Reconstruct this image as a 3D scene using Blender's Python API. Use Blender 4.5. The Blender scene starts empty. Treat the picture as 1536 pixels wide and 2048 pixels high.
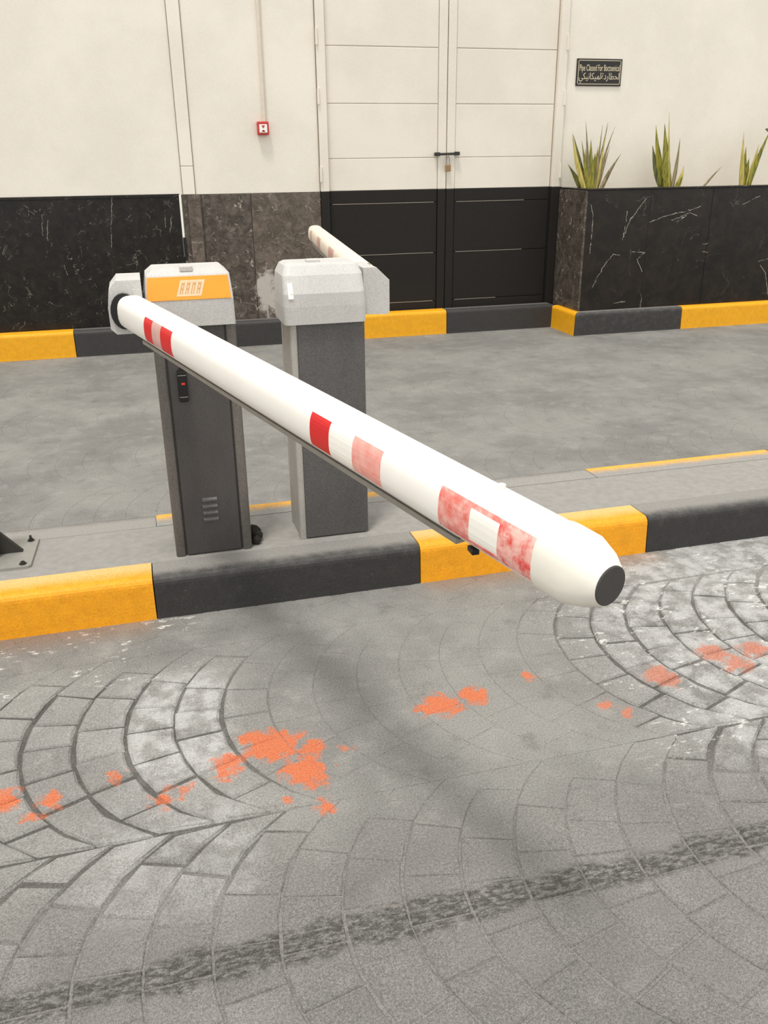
import bpy, bmesh, math, random
from mathutils import Vector, Matrix
R = random.Random(7)
S = bpy.context.scene
COL = S.collection

# ---------------------------------------------------------------- camera
PITCH, YAW, ROLL, FPX, CAM_H = 0.39106821, 0.26373876, -0.01118212, 1724.99, 1.55
cy, sy, cp, sp = math.cos(YAW), math.sin(YAW), math.cos(PITCH), math.sin(PITCH)
fwd = Vector((sy * cp, cy * cp, -sp)); rt = Vector((cy, -sy, 0)); up = rt.cross(fwd)
cr, sr = math.cos(ROLL), math.sin(ROLL)
r2 = cr * rt + sr * up; u2 = -sr * rt + cr * up
cam_d = bpy.data.cameras.new('camera'); cam = bpy.data.objects.new('camera', cam_d); COL.objects.link(cam)
m = Matrix.Identity(4)
for i in range(3):
    m[i][0] = r2[i]; m[i][1] = u2[i]; m[i][2] = -fwd[i]
m[2][3] = CAM_H
cam.matrix_world = m
cam_d.sensor_fit = 'HORIZONTAL'; cam_d.sensor_width = 36.0; cam_d.lens = FPX / 1536 * 36.0
cam_d.clip_start = 0.05
S.camera = cam

# ---------------------------------------------------------------- sky, sun, exposure
w = bpy.data.worlds.new('sky'); S.world = w; w.use_nodes = True
bg = w.node_tree.nodes['Background']
bg.inputs[0].default_value = (1.0, 0.985, 0.955, 1); bg.inputs[1].default_value = 1.0
sun_d = bpy.data.lights.new('sun', 'SUN'); sun = bpy.data.objects.new('sun', sun_d); COL.objects.link(sun)
sun_d.energy = 1.9; sun_d.angle = math.radians(9); sun_d.color = (1, 0.965, 0.90)
sun.location = (0, 0, 8)
sun.rotation_euler = Vector((0.20, 0.26, -1)).to_track_quat('-Z', 'Y').to_euler()
S.view_settings.view_transform = 'Standard'; S.view_settings.look = 'None'
S.view_settings.gamma = 1; S.view_settings.use_curve_mapping = False
S.view_settings.exposure = 0.17

# ---------------------------------------------------------------- materials
def lin(c):
    f = lambda v: v / 12.92 if v <= 0.04045 else ((v + 0.055) / 1.055) ** 2.4
    return tuple(f(v / 255.0) for v in c) + (1,)

class NT:
    def __init__(s, name):
        s.m = bpy.data.materials.new(name); s.m.use_nodes = True
        s.t = s.m.node_tree; s.n = s.t.nodes; s.b = s.n['Principled BSDF']
        s.pos = s.n.new('ShaderNodeNewGeometry').outputs['Position']
    def link(s, a, b): s.t.links.new(a, b)
    def put(s, sock, v):
        if isinstance(v, bpy.types.NodeSocket): s.link(v, sock)
        else: sock.default_value = v
    def noise(s, scale, detail=3, rough=0.55, vec=None, dist=0.0):
        n = s.n.new('ShaderNodeTexNoise'); n.inputs['Scale'].default_value = scale
        n.inputs['Detail'].default_value = detail; n.inputs['Roughness'].default_value = rough
        n.inputs['Distortion'].default_value = dist
        s.link(vec or s.pos, n.inputs['Vector']); return n.outputs['Fac']
    def math(s, op, a, b=0.0, c=None, clamp=False):
        n = s.n.new('ShaderNodeMath'); n.operation = op; n.use_clamp = clamp
        s.put(n.inputs[0], a); s.put(n.inputs[1], b)
        if c is not None: s.put(n.inputs[2], c)
        return n.outputs[0]
    def ramp(s, v, a, b, lo=0.0, hi=1.0):
        n = s.n.new('ShaderNodeMapRange'); n.interpolation_type = 'SMOOTHSTEP'
        s.put(n.inputs[0], v)
        for i, x in enumerate((a, b, lo, hi)): n.inputs[i + 1].default_value = x
        return n.outputs[0]
    def mix(s, f, a, b, mode='MIX'):
        n = s.n.new('ShaderNodeMix'); n.data_type = 'RGBA'; n.blend_type = mode
        s.put(n.inputs[0], f); s.put(n.inputs[6], a); s.put(n.inputs[7], b); return n.outputs[2]
    def sep(s):
        n = s.n.new('ShaderNodeSeparateXYZ'); s.link(s.pos, n.inputs[0]); return n.outputs
    def scalevec(s, x, y, z):
        n = s.n.new('ShaderNodeVectorMath'); n.operation = 'MULTIPLY'
        s.link(s.pos, n.inputs[0]); n.inputs[1].default_value = (x, y, z); return n.outputs[0]
    def color(s, c): s.put(s.b.inputs['Base Color'], c)
    def rough(s, r): s.put(s.b.inputs['Roughness'], r)
    def bump(s, h, strength=0.3, dist=0.01):
        n = s.n.new('ShaderNodeBump'); n.inputs['Strength'].default_value = strength
        n.inputs['Distance'].default_value = dist; s.put(n.inputs['Height'], h)
        s.link(n.outputs[0], s.b.inputs['Normal'])

def plain(name, c, rough=0.5, metal=0.0, var=0.08, scale=25, bump=0.0, spec=0.5):
    k = NT(name); base = lin(c)
    d = tuple(v * (1 - var * 2) for v in base[:3]) + (1,)
    k.color(k.mix(k.noise(scale, 4), d, tuple(min(1, v * (1 + var)) for v in base[:3]) + (1,)))
    k.rough(rough); k.b.inputs['Metallic'].default_value = metal
    k.b.inputs['Specular IOR Level'].default_value = spec
    if bump: k.bump(k.noise(scale * 6, 3), bump, 0.004)
    return k.m

BLOBS = [(.21, 2.04, .075), (.085, 1.99, .045), (.075, 1.95, .03), (.28, 1.91, .065), (.30, 1.85, .035), (.32, 2.0, .04), (.30, 2.06, .022), (.16, 2.09, .04),
         (.31, 1.755, .028), (.21, 1.80, .014), (.41, 1.96, .016), (-.38, 1.97, .032), (-.50, 2.0, .05), (-.42, 1.93, .02), (-.1, 1.89, .026),
         (-.05, 1.92, .024), (-.22, 2.02, .025), (.74, 2.09, .06), (.70, 2.08, .04), (.85, 2.11, .05), (1.06, 2.16, .024), (1.46, 2.05, .05),
         (1.48, 2.02, .045), (1.71, 2.12, .055), (1.745, 2.04, .05), (1.22, 1.95, .022), (1.25, 1.9, .025), (1.86, 2.1, .05)]

def paving(name, joint):
    k = NT(name); xyz = k.sep(); X, Y = xyz[0], xyz[1]
    big = k.noise(1.6, 4, 0.6); mid = k.noise(9, 5, 0.65); fine = k.noise(160, 3, 0.7); grit = k.noise(520, 2, 0.6)
    c = k.mix(k.ramp(big, .35, .65), lin((128, 127, 124)), lin((146, 145, 141)))
    c = k.mix(k.math('MULTIPLY', k.ramp(mid, .5, .72), .5), c, lin((160, 158, 154)))
    c = k.mix(k.math('MULTIPLY', k.ramp(mid, .45, .28), .45), c, lin((106, 104, 101)))
    if not joint:
        info = k.n.new('ShaderNodeObjectInfo').outputs['Random']
        lively = k.math('MAXIMUM', k.math('MAXIMUM', k.ramp(X, .30, .0), k.ramp(X, 1.1, 1.4)), k.math('MULTIPLY', k.ramp(Y, 1.7, 1.4), .6))
        lively = k.math('MULTIPLY', lively, k.ramp(Y, 2.7, 2.45))
        c = k.mix(k.math('MULTIPLY', k.math('MULTIPLY', info, lively), .38), c, lin((168, 166, 163)))
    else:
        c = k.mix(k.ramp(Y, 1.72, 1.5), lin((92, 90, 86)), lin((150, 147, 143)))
        flush = k.math('MULTIPLY', k.ramp(X, .02, .30), k.ramp(X, 1.42, 1.10))
        flush = k.math('MAXIMUM', flush, k.ramp(Y, 2.42, 2.6))
        flush = k.math('MULTIPLY', flush, k.ramp(Y, 1.5, 1.75))
        c = k.mix(k.math('MULTIPLY', flush, .96), c, k.mix(k.ramp(big, .35, .65), lin((124, 122, 119)), lin((140, 138, 134))))
        c = k.mix(k.math('MULTIPLY', k.ramp(mid, .4, .7), .35), c, lin((124, 121, 116)))
    # pale worn patches, left and right of the lane
    zl = k.math('MULTIPLY', k.ramp(X, .16, .06), k.math('MULTIPLY', k.ramp(X, -.24, -.14), k.ramp(Y, 1.85, 2.05)))
    zl = k.math('MULTIPLY', zl, k.ramp(Y, 2.55, 2.4))
    zr = k.math('MULTIPLY', k.ramp(X, 1.25, 1.6), k.ramp(Y, 1.4, 1.7))
    zb = k.math('MULTIPLY', k.math('MULTIPLY', k.ramp(X, .16, .08), k.ramp(X, -.35, -.2)), k.math('MULTIPLY', k.ramp(Y, 1.45, 1.55), k.ramp(Y, 1.95, 1.8)))
    zone = k.math('MAXIMUM', k.math('MAXIMUM', zl, k.math('MULTIPLY', zr, k.ramp(Y, 2.95, 2.85))), k.math('MULTIPLY', zb, .55))
    c = k.mix(k.math('MULTIPLY', k.math('MULTIPLY', zone, k.ramp(k.noise(14, 4, .6), .36, .62)), .14 if joint else .62), c, lin((198, 198, 198)))
    # white scuffs
    fl = k.noise(19, 6, .75, k.scalevec(1, 2.4, 1))
    fz = k.math('MULTIPLY', k.ramp(Y, 2.42, 2.55), k.math('MAXIMUM', k.ramp(X, .1, -.02), k.math('MULTIPLY', k.ramp(X, 1.5, 1.9), .9)))
    fz = k.math('MAXIMUM', fz, k.math('MULTIPLY', k.math('MULTIPLY', k.ramp(X, 1.1, 1.4), k.ramp(Y, 1.38, 1.5)), .8))
    fz = k.math('MULTIPLY', k.math('MULTIPLY', fz, k.ramp(Y, 2.92, 2.88)), k.ramp(k.noise(5.5, 3, .6), .46, .58))
    c = k.mix(k.math('MULTIPLY', k.math('MULTIPLY', k.ramp(fl, .56, .62), fz), .9), c, lin((232, 230, 224)))
    c = k.mix(k.math('MULTIPLY', k.ramp(Y, 1.78, 1.45), .38), c, lin((98, 95, 93)))  # near end of the lane darkened: painted shading plus tyre dirt
    # dark tyre band across the lane
    yb = k.math('ADD', Y, k.math('MULTIPLY', k.math('SUBTRACT', k.noise(7, 3), .5), .10))
    band = k.math('MULTIPLY', k.ramp(k.math('ABSOLUTE', k.math('SUBTRACT', yb, 1.352)), .055, .03), k.ramp(k.noise(38, 4, .7, k.scalevec(1, 2.2, 1)), .36, .60))
    c = k.mix(k.math('MULTIPLY', band, .10 if joint else .75), c, lin((58, 55, 52)))
    # orange paint spatters
    acc = None
    nz = k.math('SUBTRACT', k.noise(28, 3, .6), .5); nf = k.math('SUBTRACT', k.noise(150, 2, .6), .5)
    for bx, by, br in BLOBS:
        dx = k.math('SUBTRACT', X, bx); dy = k.math('SUBTRACT', Y, by)
        d = k.math('SQRT', k.math('ADD', k.math('MULTIPLY', dx, dx), k.math('MULTIPLY', dy, dy)))
        v = k.math('SUBTRACT', br, d)
        acc = v if acc is None else k.math('MAXIMUM', acc, v)
    acc = k.math('ADD', acc, k.math('ADD', k.math('MULTIPLY', nz, .13), k.math('MULTIPLY', nf, .02)))
    near = k.ramp(X, 1.0, 1.4)
    oc = k.mix(near, lin((208, 114, 68)), lin((190, 126, 104)))
    c = k.mix(k.math('MULTIPLY', k.ramp(acc, -.010, .022), .6 if joint else .86), c, oc)
    # rusty dust washed off the yellow kerb stones
    du = k.math('MULTIPLY', k.math('MULTIPLY', k.ramp(Y, 2.72, 2.88), k.ramp(Y, 2.95, 2.92)), k.math('MAXIMUM', k.ramp(X, -.05, -.15), k.math('MULTIPLY', k.ramp(X, .9, 1.0), k.ramp(X, 2.0, 1.9))))
    c = k.mix(k.math('MULTIPLY', du, .40), c, lin((150, 112, 80)))
    c = k.mix(.32, c, k.mix(k.ramp(fine, .35, .65), lin((40, 39, 37)), lin((215, 212, 206))), 'SOFT_LIGHT')
    c = k.mix(.45, c, k.mix(k.ramp(grit, .36, .64), lin((20, 20, 20)), lin((235, 235, 235))), 'SOFT_LIGHT')
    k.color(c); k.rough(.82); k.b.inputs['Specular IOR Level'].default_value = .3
    k.bump(k.math('ADD', k.math('MULTIPLY', mid, 2.0), fine), .35, .003)
    return k.m

def paint_kerb(name, c, worn, wear_light_y, d, cover=.92):
    """painted concrete; top pales towards the back, paint wear and top light in one colour (d=+1: towards +Y)"""
    k = NT(name); xyz = k.sep()
    n = k.noise(24, 5, .65); f = k.noise(210, 3, .7)
    base = k.mix(k.ramp(n, .3, .7), tuple(v * .88 for v in lin(c)[:3]) + (1,), lin(c))
    y = k.math('ADD', xyz[1], k.math('MULTIPLY', k.math('SUBTRACT', n, .5), .05))
    fade = k.ramp(y, wear_light_y - .03 * d, wear_light_y + .055 * d)  # kerb top paler: worn paint plus brighter top light, both in the colour
    chips = k.ramp(k.noise(75, 4, .7), .69, .73)
    base = k.mix(k.math('MAXIMUM', k.math('MULTIPLY', fade, cover), k.math('MULTIPLY', chips, .5)), base, lin(worn))  # last colour stands for paint wear and top light together
    base = k.mix(.35, base, k.mix(k.ramp(f, .35, .65), (.04, .04, .04, 1), (.8, .8, .8, 1)), 'SOFT_LIGHT')
    k.color(base); k.rough(.6); k.bump(k.math('ADD', n, k.math('MULTIPLY', f, .4)), .3, .006)
    return k.m

VEINS_PLANTER = [(3.983, 0.415, 4.078, 0.59), (4.078, 0.59, 4.17, 0.702), (4.17, 0.702, 4.236, 0.692), (4.42, 0.646, 4.493, 0.713), (4.42, 0.646, 4.487, 0.534), (4.368, 0.714, 4.485, 0.71), (4.516, 0.972, 4.689, 1.028), (4.689, 1.028, 4.866, 1.053), (4.866, 1.053, 5.024, 1.095), (4.74, 0.981, 4.922, 1.044), (4.922, 1.044, 4.999, 1.012), (4.787, 0.964, 4.888, 1.022), (4.249, 0.829, 4.317, 1.007), (4.317, 1.007, 4.456, 1.182), (4.218, 0.261, 4.335, 0.271), (4.494, 0.335, 4.511, 0.286), (4.511, 0.286, 4.5, 0.19), (3.906, 1.136, 3.94, 1.047), (3.94, 1.047, 3.935, 0.718), (5.732, 0.58, 5.846, 0.6), (5.758, 0.546, 5.831, 0.47), (5.831, 0.47, 5.92, 0.2), (5.468, 1.1, 5.644, 1.172), (5.092, 0.762, 5.147, 0.765), (5.102, 0.691, 5.159, 0.686), (4.276, 1.068, 4.256, 0.844)]
VEINS_LEFT = [(0.3, 1.112, 0.274, 0.973), (-0.724, 1.139, -0.744, 0.984), (-0.688, 1.099, -0.711, 0.944), (-0.166, 1.261, -0.222, 0.848), (0.245, 1.094, 0.241, 1.014), (-0.612, 0.741, -0.596, 0.66), (-0.86, 1.218, -0.825, 1.199)]

def marble(name, lo, hi, vein, vamt, scale=2.2, rough=.22, thin=.010, mott=.5, segs=(), sw=.003, glare=None):
    k = NT(name)
    a = k.noise(scale * 3, 6, .7, dist=.6); b = k.noise(scale * 22, 5, .75)
    c = k.mix(k.ramp(a, .35, .72), lin(lo), lin(hi))
    c = k.mix(k.math('MULTIPLY', k.ramp(b, .52, .75), mott), c, tuple(min(1, v * 2.6) for v in lin(hi)[:3]) + (1,))
    v1 = k.noise(scale * .9, 4, .5, dist=1.0); v2 = k.noise(scale * 3.2, 4, .55, dist=.8)
    m1 = k.ramp(k.math('ABSOLUTE', k.math('SUBTRACT', v1, .5)), thin, thin * .15)
    m2 = k.ramp(k.math('ABSOLUTE', k.math('SUBTRACT', v2, .52)), thin * 1.2, thin * .2)
    gate = k.ramp(k.noise(scale * 1.8, 3), .52, .62); gate2 = k.ramp(k.noise(scale * 4.1, 3), .56, .64)
    vv = k.math('MAXIMUM', k.math('MULTIPLY', m1, gate), k.math('MULTIPLY', m2, gate2))
    c = k.mix(k.math('MULTIPLY', vv, vamt), c, lin(vein))
    if glare:
        q = k.sep(); dx = k.math('SUBTRACT', q[0], glare[0]); dz = k.math('MULTIPLY', k.math('SUBTRACT', q[2], glare[1]), .6)
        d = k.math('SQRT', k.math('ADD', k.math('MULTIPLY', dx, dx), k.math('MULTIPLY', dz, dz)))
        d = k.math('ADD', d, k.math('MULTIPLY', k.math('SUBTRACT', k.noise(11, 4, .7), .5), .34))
        c = k.mix(k.math('MULTIPLY', k.ramp(d, glare[2], glare[2] * .55), .75), c, lin((206, 200, 192)))  # reflected glare on the marble, painted in as a pale patch
    if segs:
        xyz = k.sep(); jx = k.math('MULTIPLY', k.math('SUBTRACT', k.noise(24, 4, .7), .5), .035)
        px, pz = k.math('ADD', xyz[0], jx), k.math('SUBTRACT', xyz[2], jx); best = None
        for x0, z0, x1, z1 in segs:
            dx, dz = x1 - x0, z1 - z0; l2 = dx * dx + dz * dz
            ax, az = k.math('SUBTRACT', px, x0), k.math('SUBTRACT', pz, z0)
            h = k.math('DIVIDE', k.math('MULTIPLY_ADD', ax, dx, k.math('MULTIPLY', az, dz)), l2, clamp=True)
            ex = k.math('SUBTRACT', ax, k.math('MULTIPLY', h, dx)); ez = k.math('SUBTRACT', az, k.math('MULTIPLY', h, dz))
            d = k.math('ADD', k.math('MULTIPLY', ex, ex), k.math('MULTIPLY', ez, ez))
            best = d if best is None else k.math('MINIMUM', best, d)
        ln = k.math('MULTIPLY', k.ramp(k.math('SQRT', best), sw, sw * .25), k.ramp(k.noise(19, 3, .6), .32, .52))
        c = k.mix(k.math('MULTIPLY', ln, .68), c, lin(vein))
    k.color(c); k.rough(rough); k.b.inputs['Specular IOR Level'].default_value = .35
    return k.m

def wallpaint(name, c, c2):
    k = NT(name); n = k.noise(1.3, 4, .6); f = k.noise(120, 4, .7)
    x = k.mix(k.ramp(n, .35, .65), lin(c2), lin(c))
    x = k.mix(.22, x, k.mix(k.ramp(f, .35, .65), (.1, .1, .1, 1), (.8, .8, .8, 1)), 'SOFT_LIGHT')
    k.color(x); k.rough(.75); k.b.inputs['Specular IOR Level'].default_value = .25; k.bump(f, .25, .004)
    return k.m

def fadedred(name, c, pale, a, b):
    k = NT(name)
    f = k.ramp(k.noise(34, 4, .65), a, b)
    k.color(k.mix(f, lin(c), lin(pale))); k.rough(.45); return k.m

def sheet(name, c, var=.10, rough=.45, metal=.25, low_dark=.5):
    k = NT(name); z = k.sep()[2]
    n = k.noise(6, 5, .65, k.scalevec(1, 1, .35)); f = k.noise(300, 2, .6)
    b = lin(c); d = tuple(v * (1 - 2.2 * var) for v in b[:3]) + (1,)
    x = k.mix(k.ramp(n, .3, .7), d, b)
    x = k.mix(k.math('MULTIPLY', k.ramp(k.math('ADD', z, k.math('MULTIPLY', n, .3)), .62, .32), low_dark), x, tuple(v * .45 for v in b[:3]) + (1,))  # paint gets darker towards the foot
    x = k.mix(.3, x, k.mix(k.ramp(f, .35, .65), (.05, .05, .05, 1), (.8, .8, .8, 1)), 'SOFT_LIGHT')
    k.color(x); k.rough(rough); k.b.inputs['Metallic'].default_value = metal
    return k.m

def leafmat(name, c1, c2):
    k = NT(name); n = k.noise(26, 3, .6, k.scalevec(3, 3, .35))
    k.color(k.mix(k.ramp(n, .38, .62), lin(c1), lin(c2))); k.rough(.5); return k.m

M = dict(
    stone=paving('paving_stone', False), joint=paving('paving_joint', True),
    yk=paint_kerb('yellow_kerb_paint', (240, 165, 14), (222, 186, 120), 2.945, 1),
    bk=paint_kerb('black_kerb_paint', (50, 48, 47), (146, 143, 138), 2.915, 1),
    yb=paint_kerb('yellow_edge_paint', (240, 178, 60), (152, 149, 144), 3.47, -1, 1.0),
    bb=paint_kerb('black_edge_paint', (92, 88, 84), (152, 149, 144), 3.51, -1, 1.0),
    yf=paint_kerb('yellow_far_kerb_paint', (244, 176, 16), (214, 170, 90), 8.2, 1),
    bf=paint_kerb('black_far_kerb_paint', (56, 54, 53), (110, 107, 104), 7.765, 1),
    bf2=paint_kerb('black_planter_kerb_paint', (56, 54, 53), (142, 139, 135), 7.262, 1),
    concrete=plain('island_concrete', (152, 149, 144), .85, var=.14, scale=30, bump=.3),
    wall=wallpaint('cream_wall_paint', (242, 236, 224), (234, 228, 215)),
    door=wallpaint('cream_door_paint', (238, 231, 219), (230, 223, 210)),
    black_door=plain('black_door_paint', (36, 33, 30), .6, var=.12, spec=.25),
    fold_glint=plain('fold_highlight_paint', (150, 142, 128), .5),
    dark=marble('black_marble', (20, 18, 16), (40, 36, 31), (176, 168, 154), .40, 4.6, .3, .008, .30, VEINS_LEFT),
    brown=marble('black_brown_marble', (24, 21, 18), (44, 36, 30), (212, 202, 186), .10, 2.2, .3, .005, .12, VEINS_PLANTER),
    grey=marble('grey_brown_marble', (78, 70, 62), (118, 106, 96), (196, 188, 176), .5, 4.0, .3, .009, .60, glare=(1.06, .43, .13)),
    grey2=marble('brown_marble', (62, 56, 50), (104, 96, 87), (206, 200, 188), .6, 4.5, .3, .012, .55, glare=(1.06, .43, .13)),
    cover=sheet('light_grey_cover_paint', (206, 204, 200), .05, .5, 0, 0),
    orange=plain('orange_panel_paint', (242, 152, 20), .45, var=.06),
    emb=plain('emblem_stroke_print', (200, 148, 92), .5), logo=plain('pale_logo_print', (226, 196, 158), .5),
    body=sheet('dark_grey_cabinet_paint', (88, 84, 82), .10, .42, .2, .55),
    body2=sheet('mid_grey_cabinet_paint', (104, 101, 100), .08, .42, .2, .45),
    edge=sheet('aluminium_edge', (126, 121, 115), .12, .4, .3, .8),
    edge2=sheet('worn_light_edge', (186, 182, 175), .08, .45, .1, .4),
    black=plain('black_plastic', (18, 17, 16), .35, spec=.5),
    led=plain('red_indicator_plastic', (226, 60, 44), .3),
    boom=plain('white_boom_paint', (250, 247, 240), .4, var=.03, scale=9),
    boom2=plain('cream_boom_paint', (240, 226, 206), .45, var=.07, scale=14),
    cap=plain('white_end_cap_plastic', (240, 236, 224), .5, var=.05, scale=20),
    capend=plain('dark_grey_plug', (70, 67, 65), .7, var=.1, scale=60),
    rubber=plain('grey_rubber', (150, 144, 134), .7, var=.12),
    slot=plain('dark_slot', (74, 68, 60), .8),
    red=fadedred('bright_red_reflector', (214, 26, 30), (226, 60, 58), .55, .9),
    red2=fadedred('half_faded_reflector', (238, 150, 138), (242, 180, 168), .3, .7),
    red3=fadedred('patchy_red_reflector', (226, 62, 56), (244, 190, 178), .32, .60),
    red4=fadedred('weathered_red_reflector', (230, 110, 98), (242, 196, 184), .35, .75),
    pinkish=plain('pink_faded_reflector', (214, 170, 160), .5, var=.1),
    white=plain('white_reflector', (250, 247, 238), .4, var=.02),
    steel=plain('galvanised_steel', (160, 157, 150), .5, .3, var=.1),
    dsteel=plain('dark_steel', (56, 55, 52), .5, .3),
    sign=plain('black_sign_enamel', (32, 29, 25), .4), gold=plain('cream_lettering', (222, 208, 178), .5),
    callred=plain('red_call_point', (196, 58, 56), .45), soil=plain('planter_soil', (120, 104, 84), .95, var=.3, scale=60, bump=.5),
    sealant=plain('sealant', (140, 128, 112), .8), conduit=plain('cream_conduit', (224, 214, 198), .55),
    leafg=leafmat('green_yellow_leaf', (96, 104, 34), (160, 152, 52)), leafd=leafmat('dark_green_leaf', (58, 66, 36), (120, 118, 58)),
    leafy=leafmat('yellow_leaf', (176, 160, 66), (208, 190, 112)), leafb=leafmat('dry_leaf', (116, 104, 74), (160, 146, 108)),
    rust=plain('rusty_brass', (166, 132, 92), .5, .3, var=.2, scale=90), dirt=plain('dark_dirt', (40, 34, 28), .95, var=.3, scale=80, bump=.5),
)

# ---------------------------------------------------------------- mesh helpers
class MB:
    """collects verts and faces, then links them as ONE mesh object"""
    def __init__(s): s.v = []; s.f = []; s.mi = []; s.sm = []
    def add(s, vs, fs, mi=0, smooth=False):
        o = len(s.v); s.v += [tuple(p) for p in vs]
        for f in fs: s.f.append([i + o for i in f]); s.mi.append(mi); s.sm.append(smooth)
        return s
    def box(s, x0, x1, y0, y1, z0, z1, b=0.0, mi=0):
        if b <= 0:
            vs = [(x, y, z) for z in (z0, z1) for y in (y0, y1) for x in (x0, x1)]
            return s.add(vs, [(0, 2, 3, 1), (4, 5, 7, 6), (0, 1, 5, 4), (2, 6, 7, 3), (0, 4, 6, 2), (1, 3, 7, 5)], mi)
        bm = bmesh.new(); bmesh.ops.create_cube(bm, size=1)
        for v in bm.verts: v.co = Vector(((x0 + x1) / 2 + v.co.x * (x1 - x0), (y0 + y1) / 2 + v.co.y * (y1 - y0), (z0 + z1) / 2 + v.co.z * (z1 - z0)))
        bmesh.ops.bevel(bm, geom=list(bm.edges), offset=b, segments=2, profile=.5, affect='EDGES')
        return s.bm(bm, mi)
    def bm(s, bm, mi=0, smooth=False):
        bm.verts.index_update()
        s.add([v.co[:] for v in bm.verts], [[v.index for v in f.verts] for f in bm.faces], mi, smooth); bm.free(); return s
    def loft(s, loops, cap=True, mi=0, smooth=False, caps=(True, True)):
        n = len(loops[0]); vs = [p for l in loops for p in l]; fs = []
        for i in range(len(loops) - 1):
            for j in range(n):
                k2 = (j + 1) % n; fs.append((i * n + j, i * n + k2, (i + 1) * n + k2, (i + 1) * n + j))
        s.add(vs, fs, mi, smooth)
        if caps[0]: s.add(loops[0], [list(range(n))[::-1]], mi)
        if caps[1]: s.add(loops[-1], [list(range(n))], mi)
        return s
    def prism(s, pts, axis, a, b, mi=0):
        """2-D outline extruded along an axis ('x': pts are (y,z), 'y': (x,z), 'z': (x,y))"""
        mk = {'x': lambda p, t: (t, p[0], p[1]), 'y': lambda p, t: (p[0], t, p[1]), 'z': lambda p, t: (p[0], p[1], t)}[axis]
        return s.loft([[mk(p, a) for p in pts], [mk(p, b) for p in pts]], mi=mi)
    def tube(s, p, q, r, n=10, r2=None, mi=0, smooth=True):
        p, q = Vector(p), Vector(q); d = (q - p).normalized()
        a = d.orthogonal().normalized(); b = d.cross(a); r2 = r if r2 is None else r2
        ring = lambda c, rr: [c + rr * (math.cos(2 * math.pi * i / n) * a + math.sin(2 * math.pi * i / n) * b) for i in range(n)]
        return s.loft([ring(p, r), ring(q, r2)], smooth=smooth, mi=mi)
    def build(s, name, mats, parent=None, origin=None):
        me = bpy.data.meshes.new(name)
        o0 = Vector(origin) if origin is not None else (Vector(parent['_o']) if parent is not None and '_o' in parent else Vector((0, 0, 0)))
        me.from_pydata([(x - o0[0], y - o0[1], z - o0[2]) for x, y, z in s.v], [], s.f)
        for mt in (mats if isinstance(mats, (list, tuple)) else [mats]): me.materials.append(mt)
        me.polygons.foreach_set('material_index', s.mi); me.polygons.foreach_set('use_smooth', s.sm)
        bm = bmesh.new(); bm.from_mesh(me); bmesh.ops.recalc_face_normals(bm, faces=bm.faces); bm.to_mesh(me); bm.free()
        o = bpy.data.objects.new(name, me); COL.objects.link(o)
        if parent is not None:
            o.parent = parent; po = Vector(parent['_o']) if '_o' in parent else Vector((0, 0, 0))
            o.location = o0 - po
        else: o.location = o0
        o['_o'] = tuple(o0)
        return o

def rrect(x0, x1, y0, y1, z, r, n=4):
    pts = []
    for cx, cyy, a0 in ((x1 - r, y1 - r, 0), (x0 + r, y1 - r, 90), (x0 + r, y0 + r, 180), (x1 - r, y0 + r, 270)):
        for i in range(n + 1):
            a = math.radians(a0 + 90 * i / n); pts.append((cx + r * math.cos(a), cyy + r * math.sin(a), z))
    return pts

def thing(name, loc, label, cat, group=None):
    o = bpy.data.objects.new(name, None); COL.objects.link(o); o.location = loc; o['_o'] = tuple(loc)
    o.empty_display_size = .1
    o['label'] = label; o['category'] = cat
    if group: o['group'] = group
    return o
def tag(o, label, cat, group=None):
    o['label'] = label; o['category'] = cat
    if group: o['group'] = group
    return o
def struct(o): o['kind'] = 'structure'; return o

# ---------------------------------------------------------------- the ground and its cobbles
ISL0, ISL1 = 2.882, 3.53           # traffic island, front and back face
sm = lambda v, a, b: (lambda t: t * t * (3 - 2 * t))(max(0, min(1, (v - a) / (b - a))))
def crisp(x, y):
    l = (1 - sm(x, .05, .30)) * sm(y, 1.35, 1.62) * (1 - sm(y, 2.4, 2.62))
    r = sm(x, 1.12, 1.42) * (1 - sm(y, 2.5, 2.7))
    b = .40 * (1 - sm(y, 1.45, 1.75))
    return max(l, r, b, .05) if y < 2.95 else .03

def axis(lo, f0, f1, hi, cs, fs):
    a = []; x = lo
    while x < f0 - 1e-6: a.append(x); x += cs
    x = f0
    while x < f1 - 1e-6: a.append(x); x += fs
    x = f1
    while x < hi: a.append(x); x += cs
    a.append(hi); return a
xs = axis(-9, -1.2, 2.7, 13, .8, .035); ys = axis(-6, .7, 2.9, 12, .8, .035)
g = MB()
vs = [(x, y, -.0006 - .0068 * crisp(x, y)) for y in ys for x in xs]; nx = len(xs)
g.add(vs, [(j * nx + i, j * nx + i + 1, (j + 1) * nx + i + 1, (j + 1) * nx + i) for j in range(len(ys) - 1) for i in range(nx - 1)])
floor = struct(g.build('floor', M['joint']))

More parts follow.
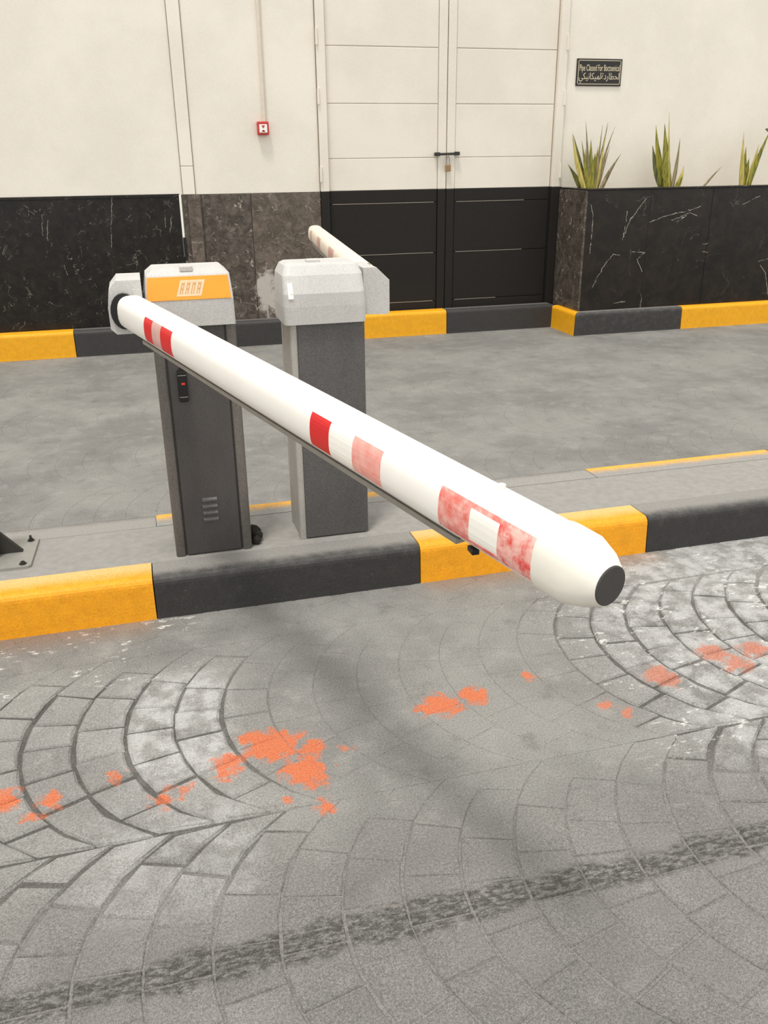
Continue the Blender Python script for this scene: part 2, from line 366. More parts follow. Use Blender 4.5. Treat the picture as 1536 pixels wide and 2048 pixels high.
ARC_R, HALF, STEP = .53, .435, .142
def arcx(ax, d): return ax + ARC_R - math.sqrt(max(1e-6, ARC_R ** 2 - d * d))
def stone_poly(ax, yc, d0, d1):
    def right(d):
        dd = d - STEP * .8 * d / ARC_R * (1 - (abs(d) / HALF) ** 4); return (arcx(ax + STEP, dd), yc + dd)
    dm = (d0 + d1) / 2
    L = [(arcx(ax, d), yc + d) for d in (d0, dm, d1)]
    Rr = [right(d) for d in (d1, dm, d0)]
    return L + Rr
def add_stone(mb, poly):
    cx = sum(p[0] for p in poly) / 6; cyy = sum(p[1] for p in poly) / 6; c = crisp(cx, cyy)
    gap = .0008 + .0042 * c; bev = .0009 + .0058 * c
    zt = R.uniform(-.0022, .0022) * c; tx = R.uniform(-.02, .02) * c; ty = R.uniform(-.02, .02) * c
    j = .0035 * c
    def ring(ins, z, jit):
        out = []
        for (x, y) in poly:
            dx, dy = x - cx, y - cyy; d = math.hypot(dx, dy)
            if d < 1e-5: d = 1e-5
            f = max(.2, 1 - ins * 1.25 / d)
            out.append((cx + dx * f + jit[0], cyy + dy * f + jit[1], z + dx * tx + dy * ty))
        return out
    jt = (R.uniform(-j, j), R.uniform(-j, j))
    mb.loft([ring(gap, -.03, jt), ring(gap, zt - bev, jt), ring(gap + bev, zt, jt)], caps=(False, True))
    return (cx, cyy)

near, rest = [], MB()
rows = [(.46, -.46), (1.33, -.44), (2.2, -.48), (3.07, -.47)]
far_rows = [(3.94 + .87 * i, -.48 + .05 * i) for i in range(5)]
def project(x, y, z=0):
    d = Vector((x, y, z - CAM_H)); dep = d.dot(fwd)
    if dep < .1: return None
    return (768 + FPX * d.dot(r2) / dep, 1024 - FPX * d.dot(u2) / dep)
for ri, (yc, ph) in enumerate(rows + far_rows):
    far = ri >= 4
    klo, khi = (-22, 62) if far else (-14, 34)
    for kk in range(klo, khi):
        ax = ph + STEP * kk
        cuts = [-HALF]; n = 6; off = .5 if kk % 2 else 1.0
        for i in range(n + (1 if kk % 2 else 0) - (0)):
            v = -HALF + (i + off) * 2 * HALF / n + R.uniform(-.016, .016)
            if v < HALF - .04: cuts.append(v)
        cuts.append(HALF)
        for d0, d1 in zip(cuts, cuts[1:]):
            lo, hi = yc + d0, yc + d1
            if not far:
                if lo > ISL0 - .03: continue
                if hi > ISL0: d1 = ISL0 - .004 - yc
            else:
                if hi < ISL1 + .03 or lo > 7.70: continue
                if lo < ISL1: d0 = ISL1 + .004 - yc
                if hi > 7.70: d1 = 7.70 - yc
            poly = stone_poly(ax, yc, d0, d1)
            cx = sum(p[0] for p in poly) / 6; cyy = sum(p[1] for p in poly) / 6
            if far and 3.72 < cx and cyy > 7.18: continue
            p = project(cx, cyy)
            if not far and p and -70 < p[0] < 1600 and p[1] < 2120: near.append((cyy, poly))
            elif far or -2.6 < cx < 4.6: add_stone(rest, poly)
near.sort(key=lambda t: t[0])
for i, (yy, poly) in enumerate(near):
    if i < 300:
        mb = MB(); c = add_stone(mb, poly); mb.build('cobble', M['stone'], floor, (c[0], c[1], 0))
    else: add_stone(rest, poly)
o = rest.build('cobble_field', M['stone'], floor); o['kind'] = 'stuff'

# ---------------------------------------------------------------- traffic island
def kerb_profile(y0, y1, h, r=.028, flip=False):
    pts = [(y0 - .004, -.03), (y0, .02)]
    for i in range(5):
        a = math.pi - (math.pi / 2) * i / 4; pts.append((y0 + .006 + r + r * math.cos(a), h - r + r * math.sin(a)))
    pts += [(y1, h), (y1, -.03)]
    if flip: pts = [(y0 + y1 - p[0], p[1]) for p in pts]
    return pts
isl = MB(); isl.box(-4, 8, 3.032, 3.378, -.03, .157)
island = struct(isl.build('traffic_island', M['concrete']))
edges = [-4.1, -3.09, -2.09, -1.085, -.081, .923, 1.914, 2.92, 3.93, 4.93, 5.95, 6.95, 8]
for i, (a, b) in enumerate(zip(edges, edges[1:])):
    dz = R.uniform(-.002, .002)
    mb = MB(); mb.prism(kerb_profile(ISL0, 3.03, .158 + dz), 'x', a + .002, b - .002)
    k_ = mb.build('kerb_stone', M['yk'] if i % 2 else M['bk'], island, ((a + b) / 2, 2.95, 0))
    mb = MB(); mb.prism(kerb_profile(3.38, ISL1, .158 - dz, flip=True), 'x', a + .03, b + .026)
    mb.build('kerb_stone', M['bb'] if i % 2 else M['yb'], island, ((a + b) / 2, 3.45, 0))

# ---------------------------------------------------------------- far kerb along the wall and round the planter
kb = MB(); kb.box(-9, 3.86, 7.84, 7.88, -.03, .19); kerb = struct(kb.build('kerb', M['concrete']))
far_edges = [(-9, -6, 'y'), (-6, -4.2, 'b'), (-4.2, -2.6, 'y'), (-2.6, -1.75, 'b'), (-1.75, -.604, 'y'), (-.604, .12, 'b'), (.12, .70, 'y'), (.70, 1.72, 'b'), (1.72, 2.714, 'y'), (2.714, 3.79, 'b')]
KH = .215
for a, b, c in far_edges:
    mb = MB(); mb.prism(kerb_profile(7.715, 7.85, KH, .03), 'x', a + .003, b - .003)
    mb.build('kerb_stone', M['yf' if c == 'y' else 'bf'], kerb, ((a + b) / 2, 7.78, 0))
for a, b, c in [(3.785, 4.9, 'b'), (4.9, 5.92, 'y'), (5.92, 6.95, 'b'), (6.95, 8, 'y'), (8, 9.2, 'b'), (9.2, 11, 'y'), (11, 13, 'b')]:
    mb = MB(); mb.prism(kerb_profile(7.235, 7.335, KH - .01, .03), 'x', a + (.003 if a > 4 else .001), b - .003)
    if a < 4: mb.v = [((x + max(0, y - 7.235), y, z) if x < a + .01 else (x, y, z)) for x, y, z in mb.v]
    mb.build('kerb_stone', M['yf' if c == 'y' else 'bf2'], kerb, ((a + b) / 2, 7.28, 0))
mb = MB(); mb.prism([(y - 7.235 + 3.783, z) for y, z in kerb_profile(7.235, 7.335, KH - .01, .03)], 'y', 7.235, 7.73)
mb.v = [((x, y + max(0, x - 3.783), z) if y < 7.3 else (x, y, z)) for x, y, z in mb.v]
mb.build('kerb_stone', M['yf'], kerb, (3.8, 7.5, 0))

# ---------------------------------------------------------------- back wall
WY, DADO = 7.87, 1.272
DX0, DX1 = 1.585, 3.845                 # door opening
mb = MB(); mb.box(-9, DX0, WY, WY + .25, DADO, 4.6); mb.box(DX1, 13, WY, WY + .25, .9, 4.6); mb.box(DX0, DX1, WY, WY + .25, 3.6, 4.6)
mb.box(-9, DX0, WY + .02, WY + .25, -.03, DADO)
wall = struct(mb.build('wall_back', M['wall']))
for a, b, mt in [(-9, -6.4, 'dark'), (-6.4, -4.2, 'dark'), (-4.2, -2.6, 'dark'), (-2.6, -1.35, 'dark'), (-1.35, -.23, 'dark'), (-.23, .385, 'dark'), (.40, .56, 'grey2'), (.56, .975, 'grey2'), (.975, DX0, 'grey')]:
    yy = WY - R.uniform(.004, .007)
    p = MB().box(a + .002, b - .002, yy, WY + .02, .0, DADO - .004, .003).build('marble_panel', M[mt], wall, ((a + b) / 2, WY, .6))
MB().box(-9, .384, WY - .012, WY + .01, DADO - .02, DADO + .006, .004).build('capping_strip', M['dark'], wall)
MB().box(.375, .393, WY - .014, WY + .02, .77, DADO, .003).build('edge_strip', M['white'], wall)
MB().box(.376, .398, WY - .022, WY + .01, .74, .93, .004).build('clip', M['black'], wall)
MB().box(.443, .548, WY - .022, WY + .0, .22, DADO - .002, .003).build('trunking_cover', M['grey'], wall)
MB().box(.412, .512, WY - .016, WY + .01, DADO, 1.49, .003).build('trunking_cover', M['wall'], wall)
MB().box(.412, .512, WY - .016, WY + .01, 1.494, 4.4, .003).build('trunking_cover', M['wall'], wall)

for x in (.409, .515): MB().box(x - .002, x + .002, WY - .008, WY + .01, DADO, 4.4).build('sealant_line', M['sealant'], wall)
for x in (DX0 - .004, DX1 + .004): MB().box(x - .0025, x + .0025, WY - .010, WY + .01, DADO, 3.6).build('sealant_line', M['sealant'], wall)
# door
door = struct(bpy.data.objects.new('door_1', None)); COL.objects.link(door); door['_o'] = (0, 0, 0)
DY = WY + .012
def bothtone(name, x0, x1, y0, y1, parent, b=.004, zt=3.6):
    mb = MB(); mb.box(x0, x1, y0, y1, DADO, zt, b); mb.box(x0, x1, y0, y1, .19, DADO, b, 1)
    return mb.build(name, [M['door'], M['black_door']], parent)
bothtone('jamb', DX0, DX0 + .075, WY - .03, WY + .06, door)
MB().box(DX1, DX1 + .03, WY - .02, WY + .26, -.03, DADO - .002).build('jamb', M['black_door'], door)
bothtone('jamb', DX1 - .075, DX1, WY - .03, WY + .06, door)
MB().box(DX0, DX1, WY - .02, WY + .06, 3.5, 3.6, .004).build('door_head', M['door'], door)
MB().box(DX0 + .07, DX1 - .07, WY - .01, WY + .06, .16, .20, .003).build('threshold', M['dsteel'], door)
cxm = (DX0 + DX1) / 2 + .025
for side, (a, b) in enumerate(((DX0 + .08, cxm - .004), (cxm + .004, DX1 - .08))):
    leaf = bothtone('door_leaf', a, b, DY + .012, DY + .045, door, .002, 3.5)
    st = .075
    inner = (b - st, b) if side == 0 else (a, a + st)
    bothtone('stile', inner[0], inner[1], DY - .012, DY + .022, leaf, .006, 3.5)
    px0, px1 = (a + .004, b - st - .004) if side == 0 else (a + st + .004, b - .004)
    zc = [.2, .285, .72, 1.162, DADO, 1.535, 1.968, 2.402, 2.84, 3.28, 3.5]
    for z0, z1 in zip(zc, zc[1:]):
        black = z1 <= DADO + .001
        g1 = .0012 if (z0 == DADO or z1 == DADO) else .0028
        MB().box(px0, px1, DY, DY + .013, z0 + (g1 if z0 > .2 else 0), z1 - g1, .004).build('door_panel', M['black_door' if black else 'door'], leaf)
    for z in (.285, .722, 1.162):
        e = .25 if side else .03
        MB().box(px0 + .02, px1 - (e if z > .5 or not side else .5), DY - .002, DY + .01, z - .0025, z + .0025, .0008).build('fold_highlight', M['fold_glint'], leaf)  # pale strips draw the light caught along the folded panel edges
for x in (DX0 + .004, DX1 - .004):
    for z in (1.41, 2.02, 2.46, 3.1):
        mb = MB(); mb.tube((x, WY - .036, z - .06), (x, WY - .036, z + .06), .011, 8); mb.build('hinge', M['door'], door)
lat = MB(); lat.tube((cxm - .12, DY - .03, 1.562), (cxm + .115, DY - .03, 1.567), .010, 8); lat.box(cxm + .07, cxm + .115, DY - .04, DY - .005, 1.552, 1.582, .003)
lat.box(cxm - .115, cxm - .07, DY - .04, DY - .005, 1.548, 1.578, .003)
lat.build('bolt_latch', M['dsteel'], door)
pl = MB(); pl.box(cxm - .02, cxm + .03, DY - .05, DY - .028, 1.42, 1.475, .006)
pl.build('padlock', M['rust'], door)
sh = MB()
for i in range(8):
    a0, a1 = math.pi * i / 8, math.pi * (i + 1) / 8
    P_ = lambda a: (cxm + .005 + .016 * math.cos(a), DY - .039, 1.475 + .075 * math.sin(a))
    sh.tube(P_(a0), P_(a1), .0045, 6)
sh.build('shackle', M['steel'], door)

# planter in front of the right part of the wall
mb = MB(); mb.box(3.875, 13, 7.335, 7.40, -.03, 1.25); mb.box(3.875, 3.94, 7.40, WY, -.03, 1.25)
planter = struct(mb.build('wall_right', M['concrete']))
for a, b, mt in [(3.87, 4.50, 'brown'), (4.50, 5.14, 'brown'), (5.14, 5.86, 'brown'), (5.86, 6.6, 'brown'), (6.6, 7.9, 'brown'), (7.9, 9.5, 'brown'), (9.5, 13, 'brown')]:
    yy = 7.33 - R.uniform(.003, .006)
    MB().box(a + .001, b - .001, yy, 7.335, .05, 1.252, .002).build('marble_panel', M[mt], planter, ((a + b) / 2, 7.33, .6))
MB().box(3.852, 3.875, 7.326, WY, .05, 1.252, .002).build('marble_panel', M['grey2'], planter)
MB().box(3.86, 13, 7.318, 7.41, 1.252, 1.268, .004).build('coping', M['dark'], planter)
MB().box(3.86, 3.945, 7.411, WY, 1.252, 1.268, .004).build('coping', M['dark'], planter)
MB().box(3.945, 13, 7.405, WY, 1.0, 1.20).build('soil', M['soil'], planter)

# ---------------------------------------------------------------- plants
def leaf_mesh(base, tip, width, bend=(0, 0, 0), n=7):
    b, t, bd = Vector(base), Vector(tip), Vector(bend)
    ax = (t - b).normalized(); side = ax.cross(Vector((0, 1, 0)))
    if side.length < .2: side = Vector((1, 0, 0))
    side.normalize(); nor = side.cross(ax).normalized(); loops = []
    for i in range(n + 1):
        u = i / n; p = b.lerp(t, u) + bd * (4 * u * (1 - u))
        wv = width * (.62 + .38 * math.sin(math.pi * min(1, u * 1.25))) * (1 - u ** 3.2) + .0012
        th = .005 * (1 - u) + .001
        loops.append([p - side * wv / 2 + nor * th, p - nor * th * .6, p + side * wv / 2 + nor * th, p + nor * th * .2 + nor * th])
    return MB().loft(loops)
def plant(x, y, label, leaves):
    t = thing('agave', (x, y, 1.2), label, 'plant')
    for dx, top, wd, mt, bend in leaves:
        dy = R.uniform(-.06, .06); bx = x + dx * .22 + R.uniform(-.01, .01)
        leaf_mesh((bx, y + dy * .3, 1.19), (x + dx, y + dy, top), wd, (bend, 0, 0)).build('leaf', M[mt], t)
    return t
plant(4.06, 7.60, 'spiky green and yellow plant in the planter just right of the door', [
    (-.27, 1.725, .05, 'leafy', -.02), (-.22, 1.715, .045, 'leafd', .01), (-.13, 1.82, .03, 'leafb', 0), (-.06, 1.67, .07, 'leafg', 0), (0, 1.56, .09, 'leafg', 0), (-.03, 1.50, .08, 'leafg', 0),
    (.03, 1.79, .025, 'leafb', .0), (.075, 1.74, .028, 'leafy', 0), (.11, 1.81, .035, 'leafd', .0), (.20, 1.775, .03, 'leafb', -.02), (.24, 1.55, .045, 'leafb', -.02),
    (-.24, 1.47, .06, 'leafd', .01), (.14, 1.50, .04, 'leafy', 0), (-.10, 1.60, .06, 'leafy', -.01), (.05, 1.62, .05, 'leafg', 0), (.16, 1.62, .028, 'leafb', 0), (-.16, 1.66, .04, 'leafg', 0)])
plant(4.87, 7.60, 'plant with thick dark leaves leaning left, middle of the planter', [
    (-.20, 1.79, .075, 'leafg', -.02), (-.13, 1.89, .03, 'leafy', 0), (-.165, 1.80, .09, 'leafg', .0), (-.21, 1.62, .085, 'leafd', -.02), (-.06, 1.55, .09, 'leafd', 0), (.04, 1.68, .042, 'leafb', .01),
    (.12, 1.44, .06, 'leafy', .02), (.10, 1.36, .05, 'leafg', 0)])
t = thing('agave', (5.20, 7.62, 1.2), 'single thin dry leaf leaning right between two clumps in the planter', 'plant')
leaf_mesh((5.18, 7.62, 1.19), (5.40, 7.6, 1.44), .022, (0, 0, .01)).build('leaf', M['leafb'], t)
plant(5.66, 7.60, 'pale yellow green plant with one leaf folded over, rightmost in the planter', [
    (-.06, 1.73, .05, 'leafy', 0), (-.10, 1.66, .05, 'leafy', 0), (0, 1.60, .08, 'leafg', 0), (.03, 1.50, .09, 'leafg', 0), (.17, 1.76, .06, 'leafg', -.02), (.07, 1.62, .06, 'leafy', 0)])
t2 = [o for o in bpy.data.objects if o.get('label', '').startswith('pale yellow')][0]
leaf_mesh((5.82, 7.6, 1.755), (5.97, 7.58, 1.36), .05, (.05, 0, .06)).build('leaf', M['leafb'], t2)

# ---------------------------------------------------------------- sign, call point and conduit
sg = thing('wall_sign', (4.174, WY, 2.228), 'small black bilingual sign plaque with cream lettering on the cream wall', 'sign')
MB().box(3.95, 4.398, WY - .012, WY, 2.118, 2.338, .003).build('plate', M['sign'], sg)
fr = MB()
for x0, x1, z0, z1 in ((3.963, 4.385, 2.321, 2.326), (3.963, 4.385, 2.131, 2.136), (3.963, 3.968, 2.131, 2.326), (4.38, 4.385, 2.131, 2.326)):
    fr.box(x0, x1, WY - .0145, WY - .011, z0, z1)
fr.build('border', M['gold'], sg)
def text(body, x0, x1, y, z, size, name, mat, parent, rot=(math.pi / 2, 0, 0), shear=0.0, width=None):
    c = bpy.data.curves.new(name, 'FONT'); c.body = body; c.size = size; c.align_x = 'CENTER'; c.align_y = 'CENTER'; c.extrude = .0008; c.shear = shear
    o = bpy.data.objects.new(name, c); COL.objects.link(o); bpy.context.view_layer.update()
    dg = bpy.context.evaluated_depsgraph_get(); me = bpy.data.meshes.new_from_object(o.evaluated_get(dg))
    bpy.data.objects.remove(o); bpy.data.curves.remove(c)
    xsv = [v.co.x for v in me.vertices]
    if not xsv: return None
    lo, hi = min(xsv), max(xsv); f = (x1 - x0) / (hi - lo)
    for v in me.vertices: v.co.x = (v.co.x - (lo + hi) / 2) * f
    me.materials.clear(); me.materials.append(mat)
    ob = bpy.data.objects.new(name, me); COL.objects.link(ob); ob.parent = parent
    ob.location = Vector(((x0 + x1) / 2, y, z)) - Vector(parent['_o']); ob.rotation_euler = rot
    return ob
text('Pipe Classed For Boctoenical', 3.978, 4.374, WY - .0125, 2.262, .072, 'lettering', M['gold'], sg)
arabic = [0xFEDF, 0xFEA4, 0xFEC4, 0xFE8E, 0xFEAD, 0xFEA9, 0xFE93, 0xFEDF, 0xFEE4, 0xFEF4, 0xFEDC, 0xFE8E, 0xFEE7, 0xFEF4, 0xFEDC, 0xFEF2]
text(''.join(chr(c) for c in reversed(arabic)), 3.975, 4.375, WY - .0125, 2.195, .075, 'lettering', M['gold'], sg)

cpt = thing('call_point', (1.11, WY, 1.776), 'small red fire alarm call point on the cream wall', 'alarm')
MB().box(1.063, 1.158, WY - .05, WY, 1.725, 1.828, .008).build('housing', M['callred'], cpt)
MB().box(1.078, 1.143, WY - .054, WY - .048, 1.742, 1.806, .003).build('front_plate', M['white'], cpt)
cm = MB(); cm.prism([(1.096, 1.798), (1.124, 1.798), (1.113, 1.778), (1.107, 1.778)], 'y', WY - .056, WY - .053); cm.box(1.098, 1.124, WY - .056, WY - .053, 1.752, 1.757)
cm.prism([(1.096, 1.75), (1.124, 1.75), (1.113, 1.764), (1.107, 1.764)], 'y', WY - .056, WY - .053)
cm.build('printed_mark', M['callred'], cpt)
cd = MB(); cd.tube((1.128, WY - .016, 1.829), (1.128, WY - .016, 4.5), .015, 10)
cd = tag(cd.build('conduit', M['conduit'], None, (1.128, WY - .016, 1.829)), 'thin cream conduit pipe running down the wall to the red call point', 'pipe')

# ---------------------------------------------------------------- barrier gates
def boom(parent, A, B, dia, mat, name='boom'):
    """returns the boom mesh object and its frame (origin, axis, side, up, length)"""
    A, B = Vector(A), Vector(B); L = (B - A).length; ax = (B - A).normalized()
    side = Vector((ax.y, -ax.x, 0)).normalized()
    if side.x > 0: side = -side
    upv = side.cross(ax) if side.cross(ax).z > 0 else ax.cross(side); upv.normalize()
    hw, hh = dia * .46, dia * .5; n = 28
    def ring(t, s=1.0, off=0, ex=2.7):
        out = []
        for i in range(n):
            a = 2 * math.pi * i / n; e = 2 / ex
            cx = math.copysign(abs(math.cos(a)) ** e, math.cos(a)); cz = math.copysign(abs(math.sin(a)) ** e, math.sin(a))
            out.append(A + ax * t + side * cx * (hw * s + off) + upv * cz * (hh * s + off))
        return out
    o = MB().loft([ring(0, .9), ring(.012), ring(L - .115)], smooth=True).build(name, mat, parent)
    return o, (A, ax, side, upv, L, hw, hh, ring)
def patch(fr, t0, t1, a0, a1, name, mat, parent, off=.0008, n=8):
    A, ax, side, upv, L, hw, hh, ring = fr; e = 2 / 2.7
    def pt(t, deg, o_):
        a = math.radians(deg)
        cx = math.copysign(abs(math.cos(a)) ** e, math.cos(a)); cz = math.copysign(abs(math.sin(a)) ** e, math.sin(a))
        return A + ax * (t * L) + side * cx * (hw + o_) + upv * cz * (hh + o_)
    mb = MB(); loops = []
    for i in range(n + 1):
        d = a0 + (a1 - a0) * i / n
        loops.append([pt(t0, d, off), pt(t1, d, off), pt(t1, d, -.001), pt(t0, d, -.001)])
    return mb.loft(loops).build(name, mat, parent)

# -- left gate, boom swung towards the camera
gl = thing('barrier_gate', (.15, 3.15, .158), 'near barrier gate with orange top panel, its striped white boom reaching to the foreground', 'barrier')
X0, X1, Y0, Y1, ZB, ZT = .012, .298, 3.052, 3.255, .158, 1.03
MB().box(X0 + .02, X1 - .02, Y0 + .012, Y1, ZB, ZT).build('cabinet', M['body'], gl)
for xa, xb in ((X0, X0 + .038), (X1 - .038, X1)):
    prof = rrect(xa, xb, Y0, Y0 + .05, 0, .014)
    MB().prism([(p[0], p[1]) for p in prof], 'z', ZB, ZT).build('corner_post', M['edge'], gl)
for xa, xb in ((X0, X0 + .03), (X1 - .03, X1)):
    MB().box(xa, xb, Y1 - .04, Y1 + .004, ZB, ZT, .008).build('corner_post', M['edge'], gl)
dr = MB().box(X0 + .042, X1 - .042, Y0 + .001, Y0 + .014, ZB + .004, ZT - .01, .003).build('door', M['body'], gl)
for i in range(4):
    z = .298 + i * .0262
    mb = MB(); mb.prism([(Y0 + .004, z - .004), (Y0 - .007, z - .004), (Y0 - .007, z + .001), (Y0 + .004, z + .011)], 'x', .125, .18)
    mb.build('louver', M['body2'], dr)
rd = MB().box(.081, .113, Y0 - .018, Y0 + .004, .757, .868, .005).build('reader', M['black'], gl)
MB().prism([(.085 + .012 + .010 * math.cos(i * math.pi / 6), .868 + .010 * math.sin(i * math.pi / 6)) for i in range(7)], 'y', Y0 - .014, Y0).build('reader_cap', M['black'], rd)
MB().box(.093, .105, Y0 - .0195, Y0 - .017, .820, .827).build('indicator_light', M['led'], rd)
for z in (.775, .852): MB().box(.083, .111, Y0 - .019, Y0 - .017, z, z + .0022).build('clip_line', M['steel'], rd)
C0, C1 = .0, .296
cv = MB(); r_ = .012
cv.loft([rrect(C0 - .003, C1 + .002, 3.035, 3.27, 1.020, r_), rrect(C0, C1, 3.035, 3.27, 1.107, r_), rrect(C0 + .012, C1 - .004, 3.078, 3.268, 1.186, r_), rrect(C0 + .035, C1 - .026, 3.10, 3.25, 1.206, r_)])
cover = cv.build('cover', M['cover'], gl)
# orange sloping panel and its pale emblem
sl = lambda x, u, o: (x, 3.035 + .043 * u - .876 * o, 1.107 + .079 * u + .476 * o)
pn = MB(); q = [sl(.008, .02, .0), sl(.288, .02, 0), sl(.284, .93, 0), sl(.016, .93, 0)]; q2 = [sl(.008, .02, .003), sl(.288, .02, .003), sl(.284, .93, .003), sl(.016, .93, .003)]
pn.loft([q, q2]); panel = pn.build('orange_panel', M['orange'], cover); panel['label'] = 'orange sloping panel with pale slanted emblem'
lg = MB()
def para(mb, x0, x1, u0, u1, z0, z1, k=.028):
    sh_ = lambda x, u: x + k * (u - .2)
    mb.loft([[sl(sh_(x0, u0), u0, z), sl(sh_(x1, u0), u0, z), sl(sh_(x1, u1), u1, z), sl(sh_(x0, u1), u1, z)] for z in (z0, z1)])
xa, xb = .108, .190
para(lg, xa, xb, .15, .78, .003, .0038)
em = lg.build('emblem', M['logo'], panel)
st_ = MB()
for i in range(4):
    bx = xa + .0075 + i * .0185
    para(st_, bx, bx + .0028, .24, .69, .0038, .0044); para(st_, bx + .0075, bx + .0103, .24, .69, .0038, .0044)
    para(st_, bx + .0028, bx + .0075, .60, .66, .0038, .0044)
    if i != 2: para(st_, bx + .0028, bx + .0075, .40, .46, .0038, .0044)
st_.build('emblem_strokes', M['emb'], panel)
MB().box(.126, .170, 3.085, 3.14, 1.196, 1.2135, .003).build('lock_tab', M['cover'], cover)
# hub with its slot
hb = MB(); hb.prism([(-.098, 1.014), (-.005, 1.014), (-.005, 1.186), (-.084, 1.186), (-.108, 1.158), (-.117, 1.10), (-.116, 1.032)], 'y', 2.995, 3.2)
hub = hb.build('hub', M['cover'], gl)
MB().tube((-.056, 3.085, 1.10), (.03, 3.085, 1.10), .04, 14).build('pivot_shaft', M['black'], gl)
sl_ = MB(); sl_.prism([(-.066 + .044 * math.cos(i * math.pi / 10), 1.090 + .058 * math.sin(i * math.pi / 10)) for i in range(20)], 'y', 2.975, 2.996)
sl_.build('clamp', M['black'], gl)
BA, BB = (-.045, 2.985, 1.089), (.604, .980, .974)
bo, fr = boom(gl, BA, BB, .107, M['boom'])
bo['label'] = 'long white boom with red and white reflectors'
A, ax, side, upv, L, hw, hh, ring = fr
stk = [(.126, .158, 'red'), (.158, .192, 'pinkish'), (.192, .232, 'red'), (.616, .654, 'red'), (.654, .697, 'white'), (.697, .745, 'red2'), (.832, .872, 'red4'), (.872, .906, 'white'), (.906, .947, 'red3')]
for i, (t0, t1, mt) in enumerate(stk):
    patch(fr, t0, t1, -34, 38 if mt != 'white' else 36, 'reflector', M[mt], bo)
# red margins round the worn white cell of the last reflector
patch(fr, .872, .906, -34, -22, 'reflector', M['red4'], bo, .0012); patch(fr, .872, .906, 27, 38, 'reflector', M['red4'], bo, .0012)
# rubber bumper under the boom
rb = MB()
for d0, d1, h0, h1, mi in ((-.015, .015, .004, -.012, 0), (-.017, .017, -.015, -.026, 0), (-.012, .012, -.010, -.018, 1)):
    c = A + ax * .14; e = A + ax * (L - .34)
    loop = lambda p: [p + side * d0 - upv * (hh - .004 - h0), p + side * d1 - upv * (hh - .004 - h0), p + side * d1 - upv * (hh - .004 - h1), p + side * d0 - upv * (hh - .004 - h1)]
    rb.loft([loop(c), loop(e)], mi=mi)
rbo = rb.build('bumper_strip', [M['rubber'], M['slot']], bo)
# end cap
cp_ = MB(); cp_.loft([ring(L - .118, 1.03), ring(L - .105, 1.05), ring(L - .062, 1.03), ring(L - .030, .87, 0, 2.3), ring(L - .010, .66, 0, 2), ring(L - .006, .60, 0, 2)], smooth=True)
cap = cp_.build('end_cap', M['cap'], bo)
MB().loft([ring(L - .012, .60, 0, 2), ring(L - .004, .60, 0, 2), ring(L - .003, .57, 0, 2)]).build('end_plug', M['capend'], cap)
pb = A + ax * (.875 * L) + upv * (hh - .002) - side * .01
MB().tube(pb, pb + upv * .010, .007, 10).build('bolt', M['cap'], bo)
pb = A + ax * (.868 * L) - upv * (hh + .012) + side * .028
MB().box(pb.x - .007, pb.x + .007, pb.y - .012, pb.y + .012, pb.z + .004, pb.z + .014, .002).build('clip', M['black'], bo)

# -- right gate, boom over the far lane
gr = thing('barrier_gate', (.63, 3.18, .158), 'grey barrier gate right of the orange-topped one, its boom over the far lane', 'barrier')
X0, X1, Y0, Y1 = .494, .768, 3.078, 3.285
MB().box(X0 + .01, X1 - .01, Y0 + .01, Y1, ZB, 1.01).build('cabinet', M['body2'], gr)
MB().box(X0 + .022, X1 - .002, Y0, Y0 + .014, ZB + .003, 1.005, .004).build('front_panel', M['body2'], gr)
for ya, yb in ((Y0 + .001, Y0 + .05), (Y1 - .04, Y1 + .003)):
    MB().prism([(p[0], p[1]) for p in rrect(X0 - .004, X0 + .024, ya, yb, 0, .010)], 'z', ZB, 1.01).build('corner_post', M['edge2'], gr)
MB().box(X0 - .001, X0 + .012, Y0 + .052, Y1 - .042, ZB + .003, 1.005, .003).build('side_panel', M['edge2'], gr)
cv = MB(); c0, c1 = .472, .770
cv.loft([rrect(c0, c1, 3.06, 3.30, .998, .022, 6), rrect(c0 - .002, c1, 3.058, 3.30, 1.06, .024, 6), rrect(c0, c1 - .002, 3.060, 3.30, 1.105, .024, 6), rrect(c0 + .004, c1 - .004, 3.086, 3.295, 1.165, .024, 6), rrect(c0 + .018, c1 - .016, 3.112, 3.28, 1.196, .022, 6), rrect(c0 + .03, c1 - .03, 3.13, 3.265, 1.203, .02, 6)])
cover2 = cv.build('cover', M['cover'], gr)
MB().box(.575, .622, 3.14, 3.19, 1.198, 1.212, .003).build('lock_tab', M['cover'], cover2)
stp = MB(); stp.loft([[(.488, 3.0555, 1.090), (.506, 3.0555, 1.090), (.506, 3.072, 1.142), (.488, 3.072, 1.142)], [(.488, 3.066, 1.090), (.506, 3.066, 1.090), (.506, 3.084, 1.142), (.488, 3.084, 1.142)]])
stp.build('highlight_strip', M['white'], cover2)  # white strip drawn as the glossy highlight on the cover's rounded corner
hb = MB(); hb.prism([(.776, 1.012), (.866, 1.008), (.874, 1.016), (.874, 1.132), (.826, 1.178), (.776, 1.178)], 'y', 3.125, 3.33)
hb.build('hub', M['cover'], gr)
MB().tube((.74, 3.22, 1.10), (.80, 3.22, 1.10), .035, 14).build('pivot_shaft', M['black'], gr)
MB().box(.79, .86, 3.325, 3.35, 1.06, 1.17, .01).build('clamp', M['black'], gr)
b2, fr2 = boom(gr, (.838, 3.345, 1.118), (1.08, 5.60, 1.110), .098, M['boom2'])
b2['label'] = 'cream boom with faded reflectors'
for t0, t1 in ((.05, .10), (.33, .43), (.62, .70), (.86, .90)): patch(fr2, t0, t1, -30, 34, 'reflector', M['pinkish'], b2)
A, ax, side, upv, L, hw, hh, ring = fr2
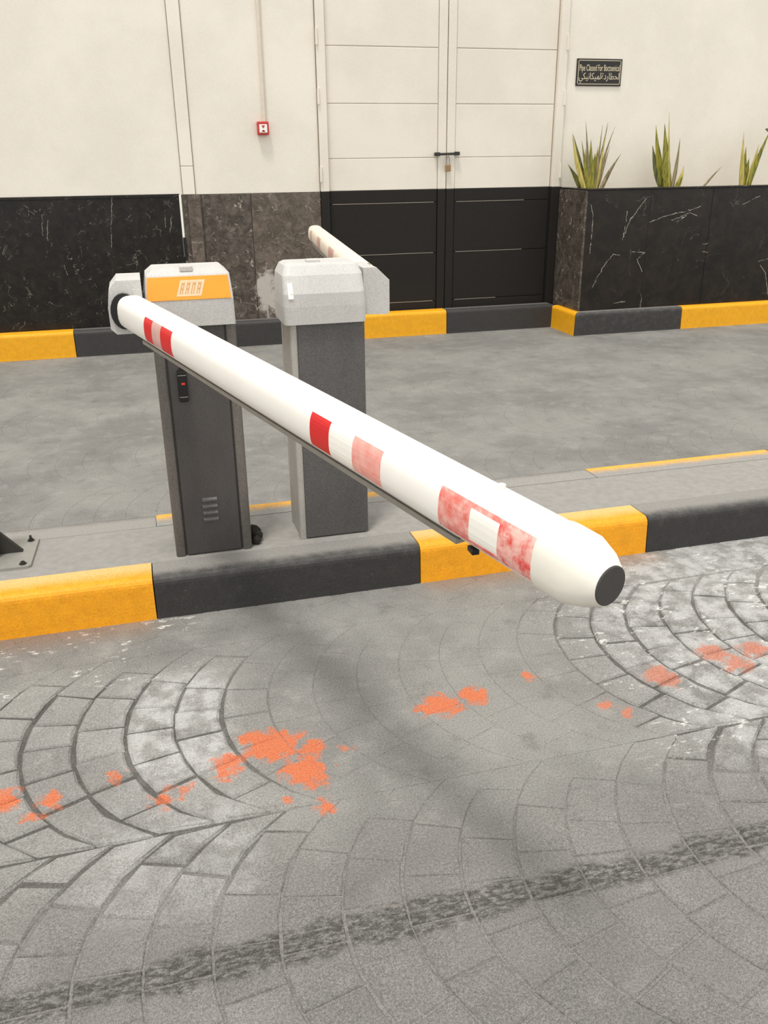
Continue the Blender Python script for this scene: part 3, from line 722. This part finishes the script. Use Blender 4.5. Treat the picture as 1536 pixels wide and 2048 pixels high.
cp_ = MB(); cp_.loft([ring(L - .118, 1.02), ring(L - .06, 1.0), ring(L - .028, .86), ring(L - .008, .66)], smooth=True); cp_.build('end_cap', M['boom2'], b2)
c = A + ax * .1; e = A + ax * (L - .13)
loop = lambda p: [p - side * .026 - upv * (hh - .004), p + side * .026 - upv * (hh - .004), p + side * .026 - upv * (hh + .018), p - side * .026 - upv * (hh + .018)]
MB().loft([loop(c), loop(e)]).build('bumper_strip', M['rubber'], b2)

# ---------------------------------------------------------------- post base at the left edge, and the dirt by the cabinet
pt = thing('post', (-.67, 3.25, .157), 'bolted steel base plate of a post with dark gusset at left edge on the island', 'post')
bp = MB(); bp.prism([(-.86, 3.113), (-.522, 3.113), (-.512, 3.123), (-.504, 3.37), (-.513, 3.38), (-.86, 3.38)], 'z', .157, .168); bp.build('base_plate', M['steel'], pt)
MB().box(-.72, -.635, 3.215, 3.30, .168, .62, .005).build('upright', M['dsteel'], pt)
gs = MB(); gs.prism([(-.637, .168), (-.552, .168), (-.552, .172), (-.637, .272)], 'y', 3.25, 3.268); gs.build('gusset', M['dsteel'], pt)
gs = MB(); gs.prism([(3.212, .168), (3.15, .168), (3.15, .173), (3.212, .262)], 'x', -.687, -.669); gs.build('gusset', M['dsteel'], pt)
for bx, by in ((-.533, 3.354), (-.541, 3.137), (-.81, 3.14), (-.81, 3.35)):
    mb = MB(); mb.tube((bx, by, .168), (bx, by, .170), .014, 14); mb.tube((bx, by, .170), (bx, by, .177), .0095, 6, smooth=False)
    mb.tube((bx, by, .177), (bx, by, .190 if by > 3.2 else .180), .0045, 8); mb.build('bolt', M['dsteel'], pt)

cl = MB()
for x, y, z, r in ((.319, 3.09, .176, .020), (.322, 3.12, .184, .026), (.316, 3.15, .19, .026), (.328, 3.175, .176, .02), (.317, 3.19, .178, .02)):
    bm = bmesh.new(); bmesh.ops.create_icosphere(bm, subdivisions=2, radius=r)
    for v in bm.verts: v.co *= R.uniform(.75, 1.2); v.co += Vector((x, y, z)); v.co.z = max(.1585, v.co.z)
    cl.bm(bm)
tag(cl.build('dirt_clump', M['dirt'], None, (.32, 3.14, .158)), 'dark clump of dirt at the right foot of the orange-topped cabinet', 'dirt')

for o in bpy.data.objects:
    if '_o' in o: del o['_o']
